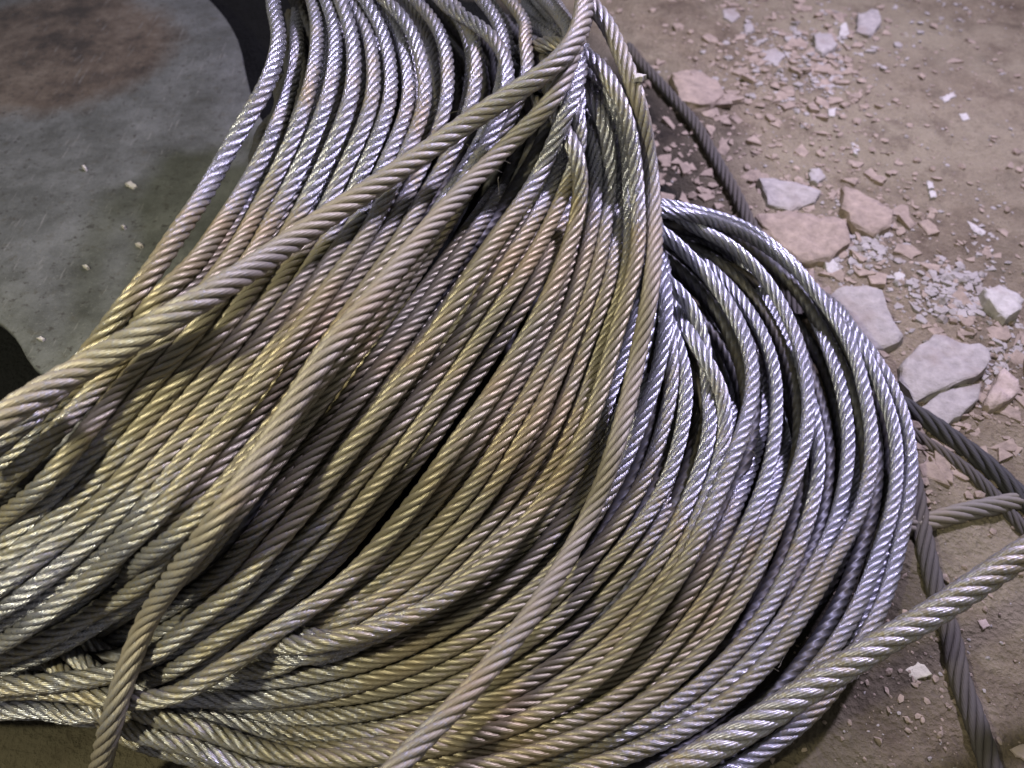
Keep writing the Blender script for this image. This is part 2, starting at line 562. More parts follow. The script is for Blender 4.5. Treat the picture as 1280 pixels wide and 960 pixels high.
# ---- lower coil (laid first): traced turns
BT = [
    [(735, 215), (768, 262), (796, 310), (818, 355), (837, 400), (847, 430), (855, 460), (858, 495), (855, 522), (850, 547), (840, 585), (829, 610), (814, 637), (792, 667), (769, 697), (742, 727), (700, 770), (640, 812), (570, 850), (500, 878), (420, 892), (330, 895), (250, 885), (165, 880), (60, 868), (-60, 875)],
    [(700, 245), (748, 283), (790, 318), (832, 357), (852, 380), (868, 412), (881, 440), (888, 472), (892, 500), (892, 520), (887, 547), (879, 577), (865, 620), (851, 652), (832, 689), (810, 720), (785, 752), (755, 782), (720, 813), (677, 842), (635, 868), (560, 896), (480, 915), (400, 922), (320, 920), (240, 902), (165, 882), (60, 880), (-60, 890)],
    [(835, 375), (860, 405), (880, 450), (897, 490), (905, 515), (908, 540), (902, 570), (888, 610), (870, 655), (845, 705), (810, 755), (775, 795), (735, 830), (690, 862), (640, 888), (570, 912), (490, 930), (400, 936), (320, 928), (240, 906), (160, 884), (60, 884), (-60, 895)],
    [(690, 255), (765, 272), (827, 300), (857, 317), (881, 340), (903, 368), (921, 400), (935, 432), (941, 462), (941, 492), (933, 525), (922, 558), (907, 595), (890, 635), (875, 667), (857, 705), (835, 738), (810, 772), (780, 813), (745, 848), (702, 878), (650, 903), (560, 932), (480, 947), (400, 952), (320, 942), (240, 912), (165, 886), (60, 890), (-60, 900)],
    [(900, 345), (937, 388), (953, 415), (963, 440), (970, 470), (971, 500), (971, 530), (967, 567), (955, 610), (935, 657), (912, 700), (885, 745), (855, 787), (820, 830), (780, 865), (730, 895), (670, 918), (590, 942), (500, 962), (400, 965), (310, 950), (230, 912), (160, 886), (60, 893), (-60, 905)],
    [(690, 250), (770, 254), (832, 267), (864, 278), (902, 298), (934, 323), (959, 351), (979, 383), (994, 415), (1004, 447), (1010, 480), (1012, 510), (1011, 535), (1006, 560), (997, 588), (986, 618), (975, 648), (960, 682), (940, 722), (914, 767), (880, 812), (840, 851), (790, 889), (730, 919), (650, 945), (560, 967), (450, 975), (330, 958), (230, 917), (160, 888), (60, 896), (-60, 910)],
    [(1000, 470), (1016, 505), (1022, 550), (1023, 590), (1016, 630), (1003, 672), (982, 722), (955, 770), (920, 815), (878, 855), (830, 890), (770, 922), (700, 948), (600, 975), (480, 990), (350, 972), (240, 925), (165, 890), (60, 898), (-60, 912)],
    [(960, 335), (990, 362), (1016, 392), (1033, 430), (1045, 460), (1055, 495), (1060, 525), (1062, 558), (1058, 594), (1049, 640), (1032, 682), (1010, 722), (982, 770), (948, 815), (905, 858), (855, 895), (795, 928), (720, 957), (600, 990), (450, 1000)],
    [(690, 255), (780, 258), (845, 268), (884, 277), (922, 287), (957, 309), (987, 331), (1009, 353), (1034, 386), (1056, 418), (1070, 450), (1079, 485), (1086, 517), (1090, 550), (1089, 582), (1081, 622), (1067, 657), (1046, 694), (1021, 740), (990, 790), (955, 835), (915, 872), (867, 906), (800, 938), (720, 965), (600, 1000)],
    [(1030, 385), (1060, 415), (1085, 450), (1100, 485), (1111, 512), (1118, 542), (1120, 575), (1119, 610), (1113, 645), (1102, 682), (1087, 727), (1067, 770), (1044, 806), (1010, 850), (962, 893), (905, 930), (825, 968), (700, 1010)],
    [(1050, 395), (1085, 435), (1108, 470), (1125, 505), (1135, 540), (1140, 572), (1139, 605), (1134, 640), (1124, 685), (1111, 735), (1097, 770), (1075, 808), (1047, 855), (1012, 895), (968, 930), (900, 970), (800, 1010)],
]
def tuck(path, tail):
    """swap the far left end of a path for one that runs on under the upper sheaf"""
    return [q for q in path if q[0] >= 160] + tail


UNDER = [(118, 852), (60, 808), (-10, 752), (-80, 700)]
for k in range(2, 7): BT[k] = tuck(BT[k], UNDER)
BT[0] = tuck(BT[0], [(100, 872), (40, 868), (-80, 872)])
BT[1] = tuck(BT[1], [(100, 884), (40, 882), (-80, 886)])
back6 = [(690, 250), (770, 256), (845, 268), (884, 277), (922, 287), (957, 309)]
BT[7] = back6 + [(985, 345)] + BT[7][2:]
BT[9] = back6 + [(987, 331), (1012, 358)] + BT[9][1:]
BT[10] = back6 + [(987, 331), (1010, 354), (1038, 384)] + BT[10][1:]
BT[4] = [(690, 262), (775, 278), (835, 302), (872, 322)] + BT[4]
BT[6] = [(690, 250), (780, 260), (862, 282), (905, 305), (940, 340), (970, 395), (988, 435)] + BT[6]
BT[2] = [(715, 235), (762, 280), (805, 328)] + BT[2]
BOFF = [0, 0, -.006, .004, -.004, .004, -.012, -.020, .002, -.004, -.014]
def two_layer(dst, ga, gb, top, low, zf, drop=0.0145, amp=3.0):
    """turns between two guide lines: a bed one cable lower, then the turns that show"""
    for f in low: dst.append((lay(wander(blend(ga, gb, f), amp), RC, zf(-drop), cap=0.004), RC))
    for f in top: dst.append((lay(wander(blend(ga, gb, f), amp), RC, zf(0.0), cap=0.012), RC))


for a_, b_ in ((7, 8), (9, 10)):
    cables_B.append((lay(wander(blend(BT[a_], BT[b_], 0.5), 4), RC, zB(-0.034), cap=0.003), RC))
for k, path in enumerate(BT):
    deep = {4: (-.03, 360), 6: (-.05, 470), 7: (-.020, 400), 9: (-.030, 430), 10: (-.045, 430), 2: (-.02, 400)}.get(k, (0, 0))
    zf = (lambda off, dp: lambda px: idw(HB, px) + off + dp[0] * np.clip((dp[1] - px[:, 1]) / 70, 0, 1) * (px[:, 0] > 600))(BOFF[k], deep)
    cables_B.append((lay(wander(path, 1.2), RC, zf, cap=0.012), RC))


def zLow(px):
    return np.maximum(idw(HB, px) - 0.014 - 0.06 * np.clip((640 - px[:, 1]) / 140, 0, 1), 0.012)


for a_, b_, f in ((0, 1, 0.5), (1, 3, 0.5), (3, 4, 0.5), (4, 5, 0.5)):
    cables_B.append((lay(wander(blend(BT[a_], BT[b_], f), 4), RC, zLow, cap=0.003), RC))
cables_B.append((lay(H0, RC, zB(0.012)), RC))
cables_B.append((lay(blend(H0, BT[0], 0.55), RC, zB(-0.002), cap=0.006), RC))
two_layer(cables_B, A20, H0, (0.3, 0.62), (0.18, 0.46, 0.8), lambda o: crest(mixz(-0.012 + o)), amp=2.5)

# ---- upper sheaf
two_layer(cables_A, Gb, Gc, (0.78,), (0.1, 0.38, 0.66), lambda o: zDive(-0.008 + o))
for f in (0.2, 0.42, 0.62): cables_A.append((lay(wander(blend(Gb, Gc, f), 2.5), RC, zA(-0.004), cap=0.012), RC))
two_layer(cables_A, Gc, Gd, (0.2, 0.6), (0.0, 0.4, 0.85), lambda o: crest(zDive(-0.016 + o)))
two_layer(cables_A, T5N, A20, (0.18, 0.36, 0.54, 0.72, 0.87), (0.09, 0.27, 0.45, 0.63, 0.8), lambda o: crest(zN(-0.008 + o)), amp=2.5)
cables_A.append((lay(A20, RC, crest(zN(0.0))), RC))
cables_A.append((lay(A1, RC * 1.05, zA(0.0)), RC * 1.05))
cables_A.append((lay([(400, -60), (400, 0), (402, 60), (385, 120), (350, 190), (305, 265), (262, 330), (208, 392), (150, 452), (86, 524), (22, 588), (-60, 660)], RC, zA(-0.018)), RC))
cables_A.append((lay([(380, -50), (372, 20), (368, 90), (350, 150), (318, 215), (275, 285), (232, 345), (180, 402), (132, 450), (72, 512), (12, 572), (-60, 634)], RC, zA(-0.03)), RC))
cables_A.append((lay(Ga, RC, zA(-0.004)), RC))
two_layer(cables_A, Ga, Gb, (0.18, 0.36, 0.54, 0.71, 0.86), (0.09, 0.27, 0.45, 0.63, 0.93), lambda o: zA(-0.004 + o))
cables_A.append((lay(Gb, RC, zA(0.0)), RC))
for path in ([(520, -40), (560, 14), (592, 30), (617, 51), (632, 78), (634, 115), (615, 170), (575, 240), (530, 310), (470, 390), (400, 470), (330, 555), (250, 645), (170, 715), (80, 775), (-40, 815)],):
    cables_A.append((lay(wander(path, 3), RC, zDive(0.0)), RC))
two_layer(cables_A, T4, T5, (0.27, 0.52), (0.15, 0.4, 0.72), lambda o: crest(zDive(0.0 + o)), amp=2.5)
cables_A.append((lay(T5, RC * 1.06, crest(zA(0.010))), RC * 1.06))
cables_A.append((lay(T4, RC * 1.06, crest(zA(0.010))), RC * 1.06))

# ---- single cables on top
T3 = [(738, -10), (724, 45), (694, 122), (646, 170), (603, 213), (551, 268), (506, 322), (461, 380), (416, 430), (376, 490), (341, 548), (301, 610), (262, 662), (222, 715), (190, 762), (172, 800), (160, 835), (147, 875), (136, 915), (122, 975), (110, 1040)]
T2 = [(712, -70), (730, 0), (745, 15), (761, 34), (776, 66), (790, 101), (800, 134), (808, 175), (814, 218), (817, 265), (818, 315), (814, 360), (804, 413), (794, 460), (786, 500), (769, 560), (752, 610), (727, 665), (697, 718), (665, 768), (630, 812), (583, 869), (527, 925), (488, 967), (440, 1020)]
T1 = [(-80, 575), (-30, 545), (20, 509), (80, 473), (140, 440), (200, 403), (260, 370), (330, 325), (400, 277), (500, 212), (600, 143), (680, 92), (712, 62), (728, 25), (735, -50)]
FR = [(1700, 430), (1520, 543), (1360, 641), (1290, 684), (1222, 730), (1160, 771), (1110, 799), (1062, 830), (1007, 863), (960, 895), (900, 930), (830, 970), (740, 1020)]
c3 = lay(T3, 0.0078, lambda px: np.maximum(idw(HA, px) + 0.016, 0.10) * np.clip((1010 - px[:, 1]) / 110, 0.09, 1), cap=0.05)
c2 = lay(T2, 0.0076, lambda px: 0.5 * (idw(HA, px) + np.maximum(idw(HA, px), idw(HB, px))) + 0.012)
c1 = lay(T1, 0.0087, zA(0.03), cap=0.04)
cf = lay(FR, 0.0100, lambda px: 0.075 + 0.07 * np.clip((px[:, 0] - 900) / 400, 0, 1.2), cap=0.05)


def relax(sets, iters=34):
    """push overlapping cables apart until they only touch"""
    from mathutils.kdtree import KDTree
    items = []
    for lst, w in sets:
        for k, (P, r) in enumerate(lst):
            items.append([lst, k, resample(P, step=0.0075), r, w])
    X = np.concatenate([it[2] for it in items])
    owner = np.concatenate([np.full(len(it[2]), n) for n, it in enumerate(items)])
    R = np.concatenate([np.full(len(it[2]), it[3]) for it in items])
    Wt = np.concatenate([np.full(len(it[2]), it[4]) for it in items])
    X0 = X.copy()
    offs = np.r_[0, np.cumsum([len(it[2]) for it in items])]
    for it in range(iters):
        kd = KDTree(len(X))
        for n, p in enumerate(X): kd.insert(p, n)
        kd.balance()
        I, J = [], []
        for n in range(len(X)):
            for _, m2, _ in kd.find_range(X[n], 0.0185):
                if m2 > n and owner[m2] != owner[n]:
                    I.append(n); J.append(m2)
        if not I: break
        I = np.array(I); J = np.array(J)
        d = X[J] - X[I]
        L_ = np.linalg.norm(d, axis=1) + 1e-9
        pen = (R[I] + R[J]) * 0.985 - L_
        ok = pen > 0
        I, J, d, L_, pen = I[ok], J[ok], d[ok], L_[ok], pen[ok]
        dirn = d / L_[:, None]
        ws = Wt[I] + Wt[J]
        D = np.zeros_like(X); C = np.zeros(len(X))
        np.add.at(D, I, -dirn * (pen * Wt[I] / ws)[:, None]); np.add.at(C, I, 1)
        np.add.at(D, J, dirn * (pen * Wt[J] / ws)[:, None]); np.add.at(C, J, 1)
        D /= np.maximum(C, 1)[:, None] ** 0.5
        D += (X0 - X) * 0.02
        for a_, b_ in zip(offs[:-1], offs[1:]):
            for ax in range(3): D[a_:b_, ax] = gsmooth(D[a_:b_, ax], 2.6)
        X = X + D * 0.9
        X[:, 2] = np.maximum(X[:, 2], R * 0.9)
    for n, it in enumerate(items):
        Q = X[offs[n]:offs[n + 1]]
        for ax in range(3): Q[:, ax] = gsmooth(Q[:, ax], 1.6)
        it[0][it[1]] = (Q, it[3])


tops = [(c1, 0.0087), (c2, 0.0076), (c3, 0.0078), (cf, 0.0100)]
relax([(cables_A, 1.0), (cables_B, 1.0), (tops, 0.35)])
(c1, _), (c2, _), (c3, _), (cf, _) = tops


def coil(name, cabs, label):
    z = np.concatenate([P[:, :2] for P, r in cabs])
    e = bpy.data.objects.new(name, None)
    COL.objects.link(e)
    e.location = (float(z[:, 0].mean()), float(z[:, 1].mean()), 0)
    tag(e, label, 'cable coil')
    return e


def put(o, parent):
    o.parent = parent
    o.matrix_parent_inverse = parent.matrix_basis.inverted()


EYE = pt(300, 330, 0.05)[:2]


def fill_under(cabs, parent, layers, every=1, first=1):
    """the buried turns that carry the visible ones"""
    for k, (P, r) in enumerate(cabs):
        if k % every: continue
        for l in range(first, layers + 1):
            Q = P.copy()
            Q[:, 2] -= 0.0165 * l
            inw = EYE[None, :] - Q[:, :2]
            inw /= np.linalg.norm(inw, axis=1)[:, None] + 1e-6
            Q[:, :2] += inw * 0.013 * l
            off = rng.normal(0, 0.004, 2)
            t = np.linspace(0, 1, len(Q))
            for ax in (0, 1):
                Q[:, ax] += off[ax] + 0.006 * np.sin(2 * math.pi * (t * rng.uniform(1, 2.4) + rng.random()))
            if np.median(Q[:, 2]) < 0.009: break
            Q[:, 2] = np.maximum(Q[:, 2], 0.008)
            Q[:, 2] = gsmooth(Q[:, 2], 3)
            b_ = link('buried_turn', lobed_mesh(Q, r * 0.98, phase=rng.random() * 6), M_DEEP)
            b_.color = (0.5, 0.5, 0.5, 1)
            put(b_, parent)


coilB = coil('cable_coil', cables_B, 'lower coil of bright silver wire rope fanning out on the dirt at right')
coilA = coil('cable_coil', cables_A, 'upper heap of brown greasy wire rope turns sweeping from top to lower left')
for cabs, par, mt in ((cables_B, coilB, M_CLEAN), (cables_A, coilA, M_CABLE)):
    for P, r in cabs:
        put(build_cable('cable_turn', P, r * random.uniform(0.95, 1.04), mt, lay=random.uniform(4.4, 5.1), per=12, sides=9), par)
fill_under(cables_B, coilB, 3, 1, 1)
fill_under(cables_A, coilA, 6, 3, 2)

tag(build_cable('steel_cable', c1, 0.0087, M_TOP, lay=4.7), 'thick dusty brown cable crossing over the heap from left edge to top', 'cable')
tag(build_cable('steel_cable', c2, 0.0076, M_TOP), 'long single cable arching over the boundary between the upper heap and lower coil', 'cable')
tag(build_cable('steel_cable', c3, 0.0078, M_TOP), 'brown cable running down the heap and hanging over its lower left corner', 'cable')
tag(build_cable('steel_cable', cf, 0.0100, M_FRONT, lay=4.1, per=18, sides=14), 'thick shiny cable slanting across the bottom right corner above the dirt', 'cable')

# ------------------------------------------------------------------ things on the dirt
def gz_at(x, y): return ground_z(x, y)


def ground_cable(path, r, name, label, mat, sink=0.25, group=None, lay=5.5):
    px = catmull(path, 160)
    P = unproject(px, 0.0)
    z = np.array([gz_at(x, y) for x, y, _ in P]) + r * (1 - sink)
    P[:, 2] = gsmooth(z, 5)
    return tag(build_cable(name, P, r, mat, lay=lay), label, 'cable', group)


ground_cable([(785, 60), (806, 86), (836, 120), (866, 158), (893, 205), (916, 247), (938, 288), (962, 335), (1000, 400)], 0.0088,
             'steel_cable', 'thin dark cable on the dirt running behind the coil at top', M_OLD, 0.1)
ground_cable([(1040, 430), (1090, 475), (1132, 510), (1168, 534), (1203, 562), (1236, 590), (1268, 618), (1330, 680), (1420, 790), (1500, 900)], 0.0098,
             'steel_cable', 'dark dirty cable half sunk in the dirt beside the white slabs', M_BLACK, 0.5)
ground_cable([(1060, 470), (1110, 515), (1148, 547), (1185, 570), (1222, 600), (1262, 640), (1330, 720), (1400, 850)], 0.0066,
             'steel_cable', 'thinner brown cable half buried beside the dark dirty cable', M_OLD, 0.7)
ground_cable([(1120, 540), (1138, 600), (1149, 655), (1158, 705), (1172, 755), (1186, 800), (1196, 850), (1210, 895), (1228, 950), (1250, 1020), (1265, 1120), (1262, 1250)], 0.0088,
             'steel_cable', 'dusty cable lying on the dirt under the thick shiny front cable', M_OLD, 0.3)


def dirt_like(name, col, var=0.25, rough=0.9, scale=90, bump=0.002):
    m, nt, out = new_mat(name)
    pos = N_(nt, 'ShaderNodeNewGeometry').outputs['Position']
    n1 = noise_tex(nt, pos, scale, 5, 0.65)
    n2 = noise_tex(nt, pos, scale * 0.22, 4, 0.6, 0.4)
    lo = tuple(c * (1 - var) for c in col)
    hi = tuple(min(1, c * (1 + var)) for c in col)
    c = mixc(nt, ramp(nt, n1, [(0.3, g3(0)), (0.7, g3(1))]).outputs[0], lo, hi)
    c = mixc(nt, ramp(nt, n2, [(0.52, g3(0)), (0.72, g3(0.55))]).outputs[0], c, (0.17, 0.13, 0.10))
    p = N_(nt, 'ShaderNodeBsdfPrincipled')
    nt.links.new(c, p.inputs['Base Color'])
    p.inputs['Roughness'].default_value = rough
    p.inputs['Specular IOR Level'].default_value = 0.3
    b = N_(nt, 'ShaderNodeBump')
    b.inputs['Strength'].default_value = 0.9
    b.inputs['Distance'].default_value = bump * 1.6
    nt.links.new(n1, b.inputs['Height'])
    nt.links.new(b.outputs[0], p.inputs['Normal'])
    nt.links.new(p.outputs[0], out.inputs[0])
    return m


M_PLASTER = dirt_like('pale_plaster', (0.265, 0.24, 0.212), 0.22)
M_WHITE = dirt_like('white_chip', (0.36, 0.335, 0.295), 0.2)
M_PINK = dirt_like('pinkish_rubble', (0.36, 0.29, 0.235), 0.2)
M_CLOD = dirt_like('dried_mud', (0.235, 0.185, 0.138), 0.3)
M_YEL = dirt_like('yellowish_chip', (0.45, 0.42, 0.31), 0.15)


def slab(name, poly, thick, mat, label, lift=0.0, tilt=(0, 0), cat='rubble', group=None):
    """flat broken piece: traced outline, ragged edge, slightly domed top, real thickness"""
    P = unproject(np.array(poly, float), thick + lift)
    c = P.mean(0)
    base = gz_at(c[0], c[1]) + lift
    Q = P[:, :2] - c[:2]
    area = np.sum(Q[:, 0] * np.roll(Q[:, 1], -1) - np.roll(Q[:, 0], -1) * Q[:, 1])
    if area < 0: Q = Q[::-1]
    ring = []
    size = np.abs(Q).max()
    for k in range(len(Q)):
        a_, b_ = Q[k], Q[(k + 1) % len(Q)]
        nseg = max(2, int(np.linalg.norm(b_ - a_) / (size * 0.22)))
        for t in range(nseg):
            q = a_ + (b_ - a_) * t / nseg
            q = q + rng.normal(0, size * (0.018 if size > 0.025 else 0.05), 2)
            ring.append(q)
    ring = np.array(ring)
    dom = [rng.normal(0, 0.22, 2) for _ in range(2)]
    nr = len(ring)
    levels = [(1.03, -0.004), (1.0, thick * 0.45), (0.985, thick * 0.85), (0.94, thick), (0.6, thick * 1.04), (0.25, thick * 1.06)]
    V = []
    for s_, z_ in levels:
        for k, q in enumerate(ring):
            jit = rng.normal(0, thick * (0.06 if s_ > 0.9 else 0.015)) if z_ > 0 else 0
            qq = q * s_ + (rng.normal(0, size * 0.010, 2) if s_ > 0.9 else 0)
            zz = z_ + jit + (noise.noise(Vector((qq[0] * 60 + c[0] * 90, qq[1] * 60, c[1] * 50))) * thick * 0.35 if z_ > 0 else 0)
            V.append((qq[0], qq[1], zz + qq[0] * (tilt[0] + dom[0][0] * .3) + qq[1] * (tilt[1] + dom[0][1] * .3)))
    V.append((0, 0, thick * 1.06))
    F = []
    for l in range(len(levels) - 1):
        for k in range(nr):
            F.append((l * nr + k, l * nr + (k + 1) % nr, (l + 1) * nr + (k + 1) % nr, (l + 1) * nr + k))
    l = len(levels) - 1
    for k in range(nr): F.append((l * nr + k, l * nr + (k + 1) % nr, len(V) - 1))
    me = bpy.data.meshes.new(name)
    me.from_pydata(V, [], F)
    me.polygons.foreach_set('use_smooth', [q >= 3 * nr for q in range(len(F))])
    o = link(name, me, mat)
    o.location = (c[0], c[1], base - thick * 0.28)
    return tag(o, label, cat, group)


slab('broken_plaster', [(1036, 372), (1040, 365), (1055, 357), (1082, 357), (1102, 365), (1110, 385), (1120, 400), (1133, 417), (1120, 425), (1088, 433), (1065, 412), (1045, 395)], 0.0078, M_PLASTER,
     'flat pale broken slab touching the outer turn of the lower coil', 0.004, (0.05, 0.10))
slab('broken_plaster', [(1129, 447), (1153, 425), (1173, 412), (1192, 418), (1203, 425), (1227, 429), (1241, 440), (1236, 457), (1219, 470), (1184, 482), (1149, 494), (1131, 466)], 0.0104, M_PLASTER,
     'largest flat pale slab with a crack along its lower edge', 0.006, (-0.04, 0.06))
slab('broken_plaster', [(1147, 508), (1175, 490), (1209, 476), (1228, 477), (1226, 496), (1203, 518), (1180, 533), (1156, 523)], 0.0072, M_PLASTER,
     'pale slab broken off below the largest slab, beside the dark dirty cable', 0.003, (0.0, 0.08))
slab('plaster_chunk', [(1234, 352), (1254, 347), (1276, 357), (1288, 366), (1282, 379), (1264, 392), (1254, 380), (1238, 368)], 0.018, M_WHITE,
     'white angular chunk at the right edge above the largest slab', 0.002)
slab('rubble_chunk', [(1240, 494), (1246, 475), (1258, 453), (1277, 470), (1281, 483), (1260, 498), (1244, 503)], 0.02, M_PINK,
     'pinkish rubble chunk at right of the largest pale slab')
slab('plaster_chunk', [(1076, 7), (1100, 3), (1105, 22), (1090, 38), (1073, 31)], 0.016, M_PLASTER, 'grey square chunk near the top edge of the rubble')
slab('stone_chip', [(1050, 32), (1058, 29), (1062, 46), (1054, 54), (1048, 50)], 0.0050, M_WHITE, 'upright white chip beside the grey square chunk')
slab('stone_chip', [(950, 62), (968, 58), (983, 66), (974, 76), (956, 74)], 0.0050, M_PLASTER, 'pale oval chip left of the rubble patch near the top')
slab('rubble_chunk', [(1017, 43), (1040, 42), (1048, 54), (1030, 66), (1020, 60)], 0.014, M_PLASTER, 'greyish lump in the middle of the upper rubble patch')
slab('stone_chip', [(903, 12), (918, 8), (926, 18), (916, 26), (905, 22)], 0.0050, M_PLASTER, 'pale pebble at the top edge right of the cables')
slab('stone_chip', [(929, 28), (940, 27), (943, 38), (932, 41)], 0.0042, M_PLASTER, 'small pale pebble just below the topmost pebble')
slab('broken_plaster', [(950, 218), (975, 222), (1003, 230), (1027, 237), (1020, 246), (990, 257), (962, 247)], 0.0091, M_PLASTER,
     'long flat grey flake beside the thin dark cable', 0.006, (0.0, 0.18))
slab('stone_chip', [(1012, 208), (1026, 205), (1033, 216), (1022, 228), (1014, 222)], 0.0076, M_PLASTER, 'small grey cube of stone on the far end of the long flake')
slab('mud_clod', [(1056, 222), (1075, 228), (1100, 243), (1121, 258), (1118, 275), (1098, 284), (1072, 276), (1054, 252)], 0.016, M_CLOD, 'tall brown mud clod above the white lump near the coil')
slab('mud_clod', [(945, 262), (985, 255), (1030, 262), (1062, 272), (1066, 296), (1040, 318), (1000, 322), (975, 300)], 0.016, M_CLOD, 'wide flat mud clod between coil and long grey flake')
slab('mud_clod', [(838, 88), (868, 82), (898, 92), (908, 112), (890, 128), (852, 126)], 0.010, M_CLOD, 'flat brown clod right of the white chip on the cable')
slab('stone_chip', [(1030, 326), (1041, 318), (1049, 330), (1054, 342), (1042, 344)], 0.0067, M_WHITE, 'bright white lump just outside the outer coil turn')
slab('stone_chip', [(1119, 338), (1126, 335), (1133, 340), (1131, 349), (1122, 350)], 0.0050, M_WHITE, 'round white pebble above the slab that touches the coil')
slab('stone_chip', [(1176, 121), (1192, 112), (1196, 118), (1182, 127)], 0.0025, M_WHITE, 'white rectangular chip lying alone on the open dirt')
slab('stone_chip', [(1200, 142), (1208, 140), (1213, 147), (1204, 150)], 0.0025, M_WHITE, 'white chip just below the lone rectangular chip')
slab('stone_chip', [(1064, 174), (1070, 173), (1076, 185), (1071, 193), (1066, 188)], 0.0025, M_WHITE, 'white leaf-shaped chip on bare dirt above the mud clod')
slab('stone_chip', [(1036, 133), (1046, 133), (1045, 142), (1037, 142)], 0.0034, M_WHITE, 'small white square chip below the upper rubble patch')
slab('stone_chip', [(1160, 221), (1168, 222), (1170, 230), (1163, 231)], 0.0034, M_WHITE, 'upper of two small white pebbles touching each other')
slab('stone_chip', [(1164, 232), (1172, 232), (1174, 240), (1166, 241)], 0.0034, M_WHITE, 'lower of two small white pebbles touching each other')
slab('stone_chip', [(1214, 268), (1224, 272), (1238, 282), (1232, 288), (1217, 277)], 0.0025, M_WHITE, 'long white splinter at the right of the open dirt')
slab('stone_chip', [(1238, 300), (1244, 298), (1247, 306), (1241, 308)], 0.0025, M_WHITE, 'tiny white flake below the long splinter at right')
slab('stone_chip', [(1214, 335), (1226, 330), (1232, 344), (1222, 350)], 0.0059, M_PLASTER, 'grey-white chip left of the white angular chunk')
slab('stone_chip', [(1011, 40 + 57), (1030, 98), (1046, 103), (1040, 108), (1018, 107)], 0.0025, M_PLASTER, 'thin pale flake at the bottom of the upper rubble patch')
slab('stone_chip', [(1130, 840), (1147, 827), (1155, 830), (1165, 844), (1144, 850)], 0.0025, M_YEL, 'pale yellow chip on dark dirt below the shiny front cable')
slab('stone_chip', [(1261, 937), (1280, 929), (1292, 938), (1284, 951), (1270, 946)], 0.0034, M_PINK, 'pinkish chip in the bottom right corner of the dirt')
slab('stone_chip', [(1223, 775), (1234, 772), (1240, 780), (1230, 786)], 0.0025, M_PINK, 'small pinkish chip just below the shiny front cable at right')

M_DUST = cable_material('dust_buried_cable', 0.75, film=0.1, mud=(0.16, 0.14, 0.108), rough=0.7, wires=False)
ground_cable([(1128, 662), (1155, 655), (1200, 643), (1245, 633), (1300, 622), (1380, 608), (1520, 575), (1700, 545)], 0.0092, 'steel_cable',
             'pale dust covered cable half sunk in the dirt at the right edge', M_DUST, 0.55)

# gravel: nobody could count it
ico = bmesh.new(); bmesh.ops.create_icosphere(ico, subdivisions=1, radius=1)
IV = np.array([v.co[:] for v in ico.verts]); IF = [[v.index for v in f.verts] for f in ico.faces]; ico.free()


def gravel(name, spots, mat, label):
    V, F = [], []
    for cx, cy, sx, sy, n, lo, hi in spots:
        for _ in range(n):
            x, y = rng.normal(cx, sx), rng.normal(cy, sy)
            if not (-150 < y < 1000 and (700 < x < 1400 or (x < 420 and y > 885))): continue
            P = pt(x, y, 0)
            r = lo * (hi / lo) ** (rng.random() ** 1.8)
            A = IV * (1 + rng.normal(0, 0.22, (len(IV), 1))) * np.array([1, rng.uniform(.55, 1), rng.uniform(.3, .75)]) * r
            t = rng.uniform(0, 6.3)
            A = A @ np.array([[math.cos(t), -math.sin(t), 0], [math.sin(t), math.cos(t), 0], [0, 0, 1]])
            b0 = len(V)
            V.extend((A + [P[0], P[1], gz_at(P[0], P[1]) + r * 0.2]).tolist())
            F.extend([[b0 + q for q in f] for f in IF])
    me = bpy.data.meshes.new(name); me.from_pydata(V, [], F)
    return tag(link(name, me, mat), label, 'gravel', kind='stuff')


gravel('gravel', [(1190, 365, 35, 22, 150, .002, .008), (1085, 310, 28, 22, 110, .002, .008), (1000, 75, 55, 35, 190, .002, .009), (1260, 430, 25, 30, 60, .002, .007),
                  (1060, 250, 180, 150, 520, .0006, .0045), (1150, 150, 150, 130, 420, .0005, .0035), (1180, 800, 90, 120, 160, .0005, .003), (1200, 15, 30, 20, 40, .002, .007)],
       M_PLASTER, 'pale crumbs of rubble scattered over the dirt')
gravel('dirt_crumbs', [(1080, 250, 200, 170, 1500, .0007, .008), (930, 150, 90, 110, 350, .0015, .010), (1180, 480, 80, 90, 200, .0015, .007), (1150, 830, 90, 100, 500, .0005, .004), (1080, 250, 220, 200, 2500, .0004, .0018),
                       (980, 60, 80, 50, 200, .002, .010)],
       M_CLOD, 'brown crumbs of dried mud on the dirt')

